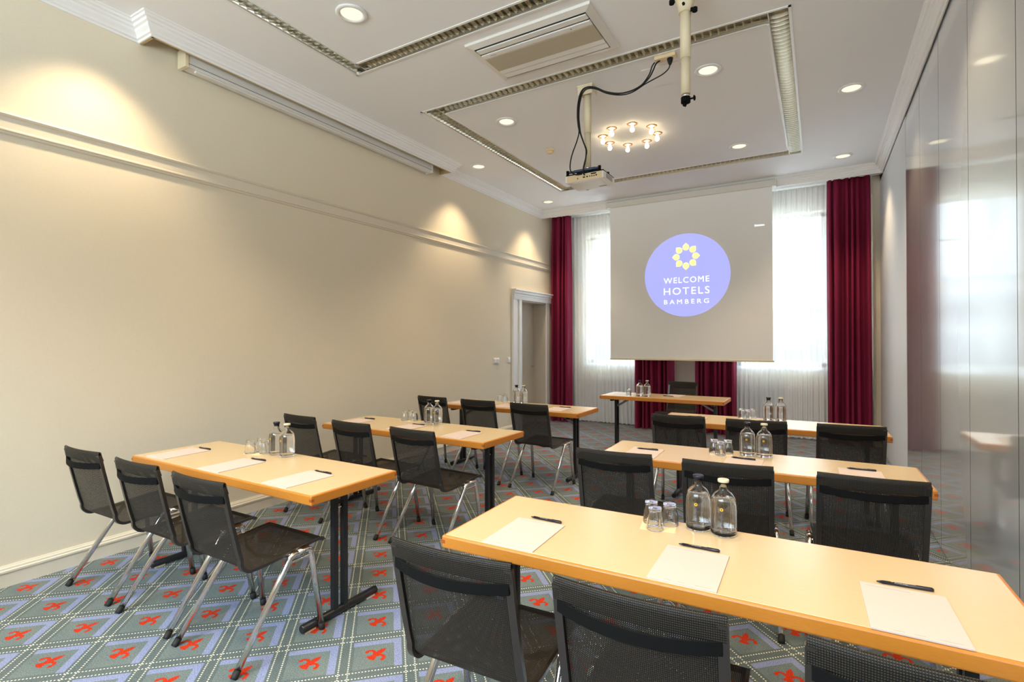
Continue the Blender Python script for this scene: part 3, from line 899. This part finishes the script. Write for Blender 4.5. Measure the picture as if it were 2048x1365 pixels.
# ================================================================ TABLES
TH, TT = .740, .050
def table(name, x0, y0, th, L, W, label):
    t = thing(name, label, 'table', (x0, y0, 0), th, 'maple folding tables')
    g = G(); e = .012
    g.box(0, L, 0, W, TH - TT, TH - .0015, .006); g.build('edge_band', 'edge', t)
    g = G(); g.box(e, L - e, e, W - e, TH - .006, TH, .001); g.build('table_top', 'top', t)
    g = G()
    for cx in (0, L):
        for cy in (0, W):
            for z_ in (TH - TT + .019,):
                sx = 1 if cx == 0 else -1; sy = 1 if cy == 0 else -1
                g.box(cx - sx * .0006, cx + sx * .016, cy - sy * .0006, cy + sy * .016, z_, z_ + .014)
    g.build('corner_joint', 'finger', t)
    g = G()
    for xx in (.145, L - .145): g.box(xx - .02, xx + .02, .07, W - .07, TH - TT - .028, TH - TT)
    for yy in (.06, W - .06): pass
    g.build('mounting_rail', 'blackmetal', t)
    for xx, s in ((.145, 1), (L - .145, -1)):
        lg = G(); m_ = W / 2
        for yy in (m_ - .033, m_ + .033): lg.box(xx - .016, xx + .016, yy - .0145, yy + .0145, .035, TH - TT - .026, .002)
        o = lg.build('leg', 'blackmetal', t)
        f = G(); f.tube([(xx, .052, .027), (xx, .056, .027), (xx, W - .030, .027), (xx, W - .026, .027)], .022, 16, radii=[.018, .022, .022, .018]); f.build('foot_bar', 'blackmetal', o)
        for yy in (.10, W - .075):
            q = G(); q.box(xx - .013, xx + .013, yy - .032, yy + .032, 0, .012); q.build('glide', 'plasticwhite' if yy > .2 else 'plasticcream', o)
        p = G(); p.tube([(xx - s * .0, m_ - .034, .585), (xx, m_ + .034, .585)], .009, 12); p.tube([(xx + s * .0, m_, .585), (xx + s * .02, m_, .597)], .006, 8); p.build('locking_pin', 'chrome', o)
        br = G(); br.tube([(xx + s * .012, m_, .575), (xx + s * .17, m_, TH - TT - .02), (xx + s * .27, m_, TH - TT - .006)], .008, 8, ry=.014); br.build('folding_brace', 'bracegrey', t)
    return t


TB = {'L1': (-3.926, 1.7014, -.0074, 1.8017, .5889), 'L2': (-3.927, 3.2412, -.0229, 1.8002, .5879), 'L3': (-3.9224, 4.9385, .0013, 1.7977, .5776),
      'D': (-2.5877, 6.7655, -.0086, 1.5971, .5646), 'R1': (-1.2647, 1.6074, .0231, 1.7799, .597), 'R2': (-1.2699, 3.2697, .0216, 1.7807, .5448), 'R3': (-1.3238, 4.9454, .0082, 1.8159, .5814)}
TN = {'L1': 'front left table', 'L2': 'middle left table', 'L3': 'rear left table', 'D': 'presenter table', 'R1': 'front right table', 'R2': 'middle right table', 'R3': 'rear right table'}
TL = {'L1': 'maple folding table of the front left row, nearest the camera by the cream wall', 'L2': 'maple folding table in the middle of the left block by the cream wall',
      'L3': 'maple folding table of the left block nearest the door and left curtain', 'D': 'maple presenter table standing alone below the projection screen',
      'R1': 'large foreground maple table at the lower right with three pads', 'R2': 'maple folding table in the middle of the right block beside the partition',
      'R3': 'maple folding table of the right block nearest the windows'}
for k, v in TB.items(): table('folding_table', *v, TL[k])


# ================================================================ CHAIRS
def chair_profile():
    """(y, z) of the sling from the top of the back to the seat front"""
    P = [(-.012, .862), (.008, .76), (.034, .64), (.056, .545), (.070, .495)]
    c, r = (.116, .484), .047
    for k in range(1, 8):
        a = math.radians(168 + k * 13.5); P.append((c[0] + r * math.cos(a), c[1] + r * math.sin(a)))
    P += [(.18, .438), (.27, .445), (.36, .453), (.45, .462), (.500, .464), (.516, .457), (.522, .446)]
    return P


def make_chair():
    t = thing('mesh_chair', '', 'chair'); HW = .2125
    P = chair_profile()
    # resample
    dense = []
    for a, b in zip(P, P[1:]):
        d = math.hypot(b[0] - a[0], b[1] - a[1]); n = max(1, round(d / .025))
        for k in range(n): dense.append((a[0] + (b[0] - a[0]) * k / n, a[1] + (b[1] - a[1]) * k / n))
    dense.append(P[-1])
    arc = [0]
    for a, b in zip(dense, dense[1:]): arc.append(arc[-1] + math.hypot(b[0] - a[0], b[1] - a[1]))
    nx = 14
    def bowed(y, z, xx, f):
        s = 1 - (xx / HW) ** 2
        if z > .47: return y - .020 * s * max(0, min(1, (z - .47) / .2)), z
        return y, z - .010 * s * max(0, min(1, (y - .10) / .15)) * max(0, min(1, (.50 - y) / .12))
    g = G(); uvl = g.b.loops.layers.uv.new('UVMap'); rows = []; uvs = {}
    for (y, z), s in zip(dense, arc):
        row = []
        for i in range(nx + 1):
            xx = -HW + 2 * HW * i / nx; yy, zz = bowed(y, z, xx, s)
            v = g.b.verts.new((xx, yy, zz)); uvs[v] = (xx + .5, s); row.append(v)
        rows.append(row)
    for a, b in zip(rows, rows[1:]):
        for i in range(nx):
            f = g.b.faces.new((a[i], a[i + 1], b[i + 1], b[i])); f.smooth = True
            for l in f.loops: l[uvl].uv = uvs[l.vert]
    g.build('sling', 'mesh', t, recalc=False)
    # doubled hem around the top rod
    g = G(); uvl = g.b.loops.layers.uv.new('UVMap'); uvs = {}; rows = []
    hem = [(.004, .815), (-.005, .845), (-.009, .864), (-.015, .870), (-.022, .864), (-.022, .845), (-.016, .806)]
    s = 0
    for j, (y, z) in enumerate(hem):
        if j: s += math.hypot(y - hem[j - 1][0], z - hem[j - 1][1])
        row = []
        for i in range(nx + 1):
            xx = -HW - .003 + (2 * HW + .006) * i / nx; yy, zz = bowed(y, z, min(max(xx, -HW), HW), 0)
            v = g.b.verts.new((xx, yy, zz)); uvs[v] = (xx + .5, s); row.append(v)
        rows.append(row)
    for a, b in zip(rows, rows[1:]):
        for i in range(nx):
            f = g.b.faces.new((a[i], a[i + 1], b[i + 1], b[i])); f.smooth = True
            for l in f.loops: l[uvl].uv = uvs[l.vert]
    g.build('top_hem', 'mesh', t, recalc=False)
    # bowed plastic crossbar behind the back
    g = G(); rows = []
    for i in range(17):
        xx = -.206 + .412 * i / 16; q = 1 - (xx / .206) ** 2; y = -.014 - .046 * q; zc = .790 - .006 * q
        rows.append([g.b.verts.new((xx, y + a, zc + b)) for a, b in ((.005, -.016), (.005, .016), (.001, .018), (-.002, .016), (-.002, -.016), (.001, -.018))])
    for a, b in zip(rows, rows[1:]):
        for j in range(6): f = g.b.faces.new((a[j], a[(j + 1) % 6], b[(j + 1) % 6], b[j])); f.smooth = False
    g.b.faces.new(rows[0]); g.b.faces.new(rows[-1][::-1]); g.build('crossbar', 'blackplastic', t)
    # side rails following the sling on its back and under side
    for sx in (-1, 1):
        g = G(); rows = []
        for k, (y, z) in enumerate(dense):
            a = dense[max(k - 1, 0)]; b = dense[min(k + 1, len(dense) - 1)]
            ty, tz = b[0] - a[0], b[1] - a[1]; l = math.hypot(ty, tz); ny, nz = tz / l, -ty / l     # towards rear / below
            x1, x2 = sx * (HW - .018), sx * (HW + .006)
            zt = z if k else z - .012
            rows.append([g.b.verts.new(p) for p in ((x1, y + ny * .003, zt + nz * .003), (x2, y - ny * .002, zt - nz * .002), (x2, y + ny * .013, zt + nz * .013), (x1, y + ny * .015, zt + nz * .015))])
        for a, b in zip(rows, rows[1:]):
            for j in range(4): f = g.b.faces.new((a[j], a[(j + 1) % 4], b[(j + 1) % 4], b[j])); f.smooth = False
        g.b.faces.new(rows[0]); g.b.faces.new(rows[-1][::-1]); g.build('side_rail', 'gunmetal', t)
    # under-seat bow
    g = G(); g.tube([(-.232, .355, .432), (-.205, .345, .428), (-.12, .30, .408), (0, .275, .400), (.12, .30, .408), (.205, .345, .428), (.232, .355, .432)], .007, 8, ry=.012); g.build('stretcher', 'blackmetal', t)
    g = G(); g.tube([(-.20, .495, .455), (.20, .495, .455)], .007, 8); g.build('front_rod', 'blackmetal', t)
    for sx in (-1, 1):
        xb, xf = sx * .232, sx * .247
        # die cast bracket: a slotted loop between the two legs
        g = G(); loop = []
        for k in range(24):
            a = 2 * PI * k / 24; y = .362 + (.050 if math.cos(a) > 0 else -.050) + .016 * math.cos(a); z = .418 + .016 * math.sin(a)
            loop.append((xb, y, z))
        g.tube(loop, .0075, 8, closed=True)
        g.tube([(xb, .31, .432), (sx * .205, .31, .440)], .007, 8); g.tube([(xb, .41, .434), (sx * .205, .41, .449)], .007, 8)
        g.build('leg_bracket', 'chrome', t)
        for nm, top, bot in (('rear', [(xb, .385, .436), (xb, .325, .436), (xb, .303, .425)], (xf, 0.005, .0)), ('front', [(xb, .345, .436), (xb, .405, .438), (xb, .422, .428)], (xf, .480, .0))):
            tp = Vector(top[-1]); bt = Vector(bot); dn = (bt - tp).normalized()
            g = G(); g.tube(top + [tuple(tp + dn * .02), tuple(bt - dn * .035)], .0148, 12)
            o = g.build('leg', 'chrome', t)
            g = G(); g.tube([tuple(bt - dn * .037), tuple(bt - dn * .012), (bt.x, bt.y, .001)], .0160, 12); g.build('foot_cap', 'rubber', o)
    return t


put_chair = spawner(make_chair)
D2 = PI / 180
CH = [('L1', -3.713, 1.370, 1.0, 'black mesh chair of the front left row, closest to the cream wall'),
      ('L1', -3.078, 1.370, .4, 'black mesh chair of the front left row, in the middle'),
      ('L1', -2.478, 1.358, -.2, 'black mesh chair of the front left row, on the aisle, full seat visible'),
      ('L2', -3.778, 2.898, -3.9, 'black mesh chair of the middle left row, closest to the cream wall'),
      ('L2', -3.120, 2.856, -2.8, 'black mesh chair of the middle left row, in the middle'),
      ('L2', -2.486, 2.838, -3.6, 'black mesh chair of the middle left row, on the aisle'),
      ('L3', -3.731, 4.590, -5.0, 'black mesh chair of the rear left row, closest to the cream wall'),
      ('L3', -3.098, 4.562, -1.0, 'black mesh chair of the rear left row, in the middle'),
      ('L3', -2.466, 4.530, -3.0, 'black mesh chair of the rear left row, on the aisle'),
      ('R1', -.962, 1.270, 2.5, 'foreground black mesh chair at the aisle end of the front right table'),
      ('R1', -.397, 1.277, 1.1, 'foreground black mesh chair at the middle of the front right table'),
      ('R1', .190, 1.292, 1.0, 'black mesh chair cut off at the bottom right corner of the photo'),
      ('R2', -1.002, 2.840, 3.5, 'black mesh chair of the middle right row, on the aisle'),
      ('R2', -.4085, 2.860, 4.5, 'black mesh chair of the middle right row, behind the large bottles'),
      ('R2', .206, 2.888, 3.4, 'black mesh chair of the middle right row, next to the partition'),
      ('R3', -1.0115, 4.452, .5, 'black mesh chair of the rear right row, on the aisle'),
      ('R3', -.424, 4.472, 6.0, 'black mesh chair of the rear right row, in the middle'),
      ('R3', .2015, 4.545, 5.5, 'black mesh chair of the rear right row, next to the partition')]
for k, x, y, a, lab in CH: put_chair(lab, (x, y, 0), a * D2, 'black mesh stacking chairs')
put_chair('black mesh presenter chair facing the camera, behind the presenter table', (-1.742, 7.965, 0), (180 - 7.5) * D2, 'black mesh stacking chairs')


# ================================================================ THINGS ON THE TABLES
def make_pad():
    t = thing('notepad', '', 'notepad')
    g = G(); g.box(-.105, .105, 0, .297, 0, .0045, .0004); g.build('sheets', 'paper', t)
    g = G(); g.box(-.09, .02, .277, .2785, .00455, .0047)
    for a, b in ((-.055, -.03), (-.012, .012), (.04, .085)): g.box(a, b, .0115, .0128, .00455, .0047)
    g.build('printed_line', 'print', t)
    return t


def make_pen():
    t = thing('pen', '', 'pen')
    g = G(); g.tube([(-.055, 0, .0055), (.058, 0, .0055), (.070, 0, .0055), (.0715, 0, .0055)], .005, 12, radii=[.0050, .0053, .0050, .0035]); g.build('barrel', 'pen', t)
    g = G(); g.tube([(-.071, 0, .0050), (-.068, 0, .0052), (-.055, 0, .0055)], .005, 12, radii=[.0012, .0022, .0050]); g.build('tip', 'pen', t)
    g = G(); g.box(.028, .068, -.0016, .0016, .0100, .0118); g.build('clip', 'pen', t)
    g = G(); g.box(-.034, -.028, -.002, .002, .0104, .0108); g.build('gold_mark', 'gold', t)
    tx = text_mesh('WELCOME HOTELS', 'lettering', 'plasticwhite', .01, t)
    fit_text(tx, -.026, .008, -.0011, .0011)
    tx.rotation_euler = (math.radians(40), 0, 0); tx.location = (0, -.0035, .0098)
    return t


def make_tumbler():
    t = thing('tumbler', '', 'glass')
    g = G()
    outer = [(.0335, 0), (.0345, .004), (.0330, .030), (.0315, .048), (.0265, .060), (.0250, .070), (.0258, .083), (.0240, .0895), (0, .090)]
    inner = [(0, .080), (.020, .079), (.0222, .070), (.0238, .060), (.0285, .046), (.0302, .030), (.0318, .004), (.0322, .0)]
    g.lathe(outer + inner, 32, cap0=False, cap1=False)
    # close the rim
    vs = list(g.b.verts); n = 32
    lo, hi = vs[:n], vs[-n:]
    for j in range(n): g.b.faces.new((lo[j], hi[j], hi[(j + 1) % n], lo[(j + 1) % n]))
    g.build('glass_body', 'glass', t)
    return t


def bottle_maker(cap):
    def mk():
        t = thing('water_bottle', '', 'bottle')
        g = G()
        outer = [(0, 0), (.040, 0), (.0455, .004), (.0475, .012), (.0475, .120), (.0455, .137), (.040, .151), (.031, .163), (.0205, .171), (.0172, .176), (.0168, .197), (.0185, .199), (.0185, .203)]
        inner = [(.0135, .203), (.0135, .176), (.0175, .168), (.028, .160), (.0365, .149), (.042, .136), (.0440, .120), (.0440, .020), (.041, .0155), (0, .0150)]
        g.lathe(outer + inner, 40, cap0=False, cap1=False); g.build('glass_body', 'glass', t)
        g = G(); g.lathe([(0, .0148), (.0412, .0153), (.0443, .0200), (.0443, .120), (.0424, .134), (.0390, .143), (0, .143)], 40, cap0=False, cap1=False); g.build('water', 'water', t)
        g = G(); g.lathe([(.0132, .186), (.0132, .2025), (.0205, .2035), (.0210, .206), (.0210, .2125), (.0195, .2145), (0, .2145)], 28, cap0=True, cap1=False); g.build('stopper', cap, t)
        g = G()
        for k in range(8):
            a = k * PI / 4; cx, cz = .0046 * math.cos(a), .108 + .0046 * math.sin(a)
            g.b.faces.new([g.b.verts.new((cx + .0021 * math.cos(b * PI / 4), -.0481, cz + .0021 * math.sin(b * PI / 4))) for b in range(8)])
        g.build('flower_emblem', 'gold', t)
        tx = text_mesh('WELCOME HOTELS', 'lettering', 'textgrey', .01, t)
        fit_text(tx, .004, .078, -.0026, .0026)
        tx.rotation_euler = (PI / 2, PI / 2, 0); tx.location = (0, -.0481, .097)
        return t
    return mk


put_pad, put_pen, put_glass = spawner(make_pad), spawner(make_pen), spawner(make_tumbler)
put_black, put_white = spawner(bottle_maker('capblack')), spawner(bottle_maker('capwhite'))
SEAT = {'L': ('by the cream wall', 'in the middle', 'at the aisle end'), 'R': ('at the aisle end', 'in the middle', 'next to the partition')}
# notepad: left edge x, right edge x, near edge y, rotation; pen: left tip, right end
PADS = {'L1': [(-3.706, 1.737, 2.0), (-3.066, 1.716, 1.0), (-2.449, 1.712, -2.2)], 'L2': [(-3.735, 3.300, -1.5), (-3.085, 3.285, -1.5), (-2.463, 3.238, -1.5)], 'L3': [(-3.73, 4.985, 0), (-3.09, 4.985, 0), (-2.46, 5.000, 0)],
        'R1': [(-.982, 1.628, 2.0), (-.369, 1.642, 1.0), (.2185, 1.648, 1.5)], 'R2': [(-1.005, 3.296, 1.5), (-.395, 3.298, 1.2), (.205, 3.305, 1.2)], 'R3': [(-1.03, 5.000, .5), (-.40, 4.990, .5), (.22, 4.998, .5)]}
PENS = {'L1': [(-3.707, 2.056, 0), (-3.064, 2.034, 2.5), (-2.446, 2.022, -1.5)], 'L2': [(-3.738, 3.640, -1), (-3.088, 3.596, 1), (-2.464, 3.553, 2)], 'L3': [(-3.75, 5.33, 0), (-3.10, 5.325, 0), (-2.444, 5.322, -1)],
        'R1': [(-.984, 1.950, -1), (-.375, 1.964, 0), (.222, 1.972, 5)], 'R2': [(-1.009, 3.537, 3), (-.410, 3.553, -3.5), (.2085, 3.587, 2.5)], 'R3': [(-1.04, 5.262, 3), (-.41, 5.27, 0), (.20, 5.275, 0)]}
for k in PADS:
    for i in range(3):
        where = '%s, %s' % (TN[k], SEAT[k[0]][i])
        x, y, a = PADS[k][i]; put_pad('white notepad lying on the ' + where, (x, y, TH), a * D2, 'white notepads')
        x, y, a = PENS[k][i]
        onpad = PADS[k][i][1] + .297 > y - .008
        put_pen('dark pen above the notepad on the ' + where, (x, y, TH + (.0047 if onpad else 0)), a * D2, 'dark pens')
put_pad('white notepad lying before the chair on the presenter table', (-1.655, 7.295, TH), (180 - 6) * D2, 'white notepads')
put_pen('dark pen on the notepad of the presenter table', (-1.715, 7.005, TH + .0047), (180 - 6) * D2, 'dark pens')
BOT = {'L1': [(-3.122, 2.205), (-3.000, 2.196)], 'L2': [(-3.066, 3.722), (-2.967, 3.712)], 'L3': [(-3.148, 5.458), (-3.046, 5.456)], 'D': [(-2.070, 6.900), (-1.968, 6.895)],
       'R1': [(-.417, 2.176), (-.320, 2.158)], 'R2': [(-.403, 3.715), (-.303, 3.712)], 'R3': [(-.405, 5.425), (-.303, 5.432)]}
GLS = {'L1': [(-3.292, 2.128), (-3.282, 2.200), (-3.208, 2.178)], 'L2': [(-3.364, 3.725), (-3.352, 3.797), (-3.280, 3.765)], 'L3': [(-3.372, 5.445), (-3.34, 5.495), (-3.298, 5.442)],
       'R1': [(-.564, 2.082), (-.598, 2.152), (-.526, 2.160)], 'R2': [(-.602, 3.685), (-.555, 3.630), (-.520, 3.705)], 'R3': [(-.640, 5.452), (-.583, 5.405), (-.548, 5.478)]}
for k, b in BOT.items():
    put_black('glass water bottle with black stopper on the ' + TN[k], (*b[0], TH), 0, 'glass water bottles')
    put_white('glass water bottle with pale stopper on the ' + TN[k], (*b[1], TH), 0, 'glass water bottles')
GW = {'L1': ('nearest the camera', 'furthest back', 'nearest the bottles')}
for k, p in GLS.items():
    q = sorted(range(3), key=lambda i: p[i][0])
    words = {q[0]: 'leftmost of three on the', q[1]: 'middle of three on the', q[2]: 'closest to the bottles on the'}
    cxm, cym = sum(a[0] for a in p) / 3, sum(a[1] for a in p) / 3
    for i in range(3): put_glass('upturned glass tumbler, %s %s' % (words[i], TN[k]), (*p[i], TH + .0013), 0, 'upturned tumblers')
    g = G(); g.box(-.068, .068, -.068, .068, 0, .0012)
    tag(g.build('napkin', 'coaster', None, (cxm, cym, TH), math.radians(10)), 'thin cream napkin under the tumblers on the ' + TN[k], 'napkin', 'cream napkins')
put_glass('single upturned glass tumbler on the presenter table', (-2.235, 6.945, TH), 0, 'upturned tumblers')
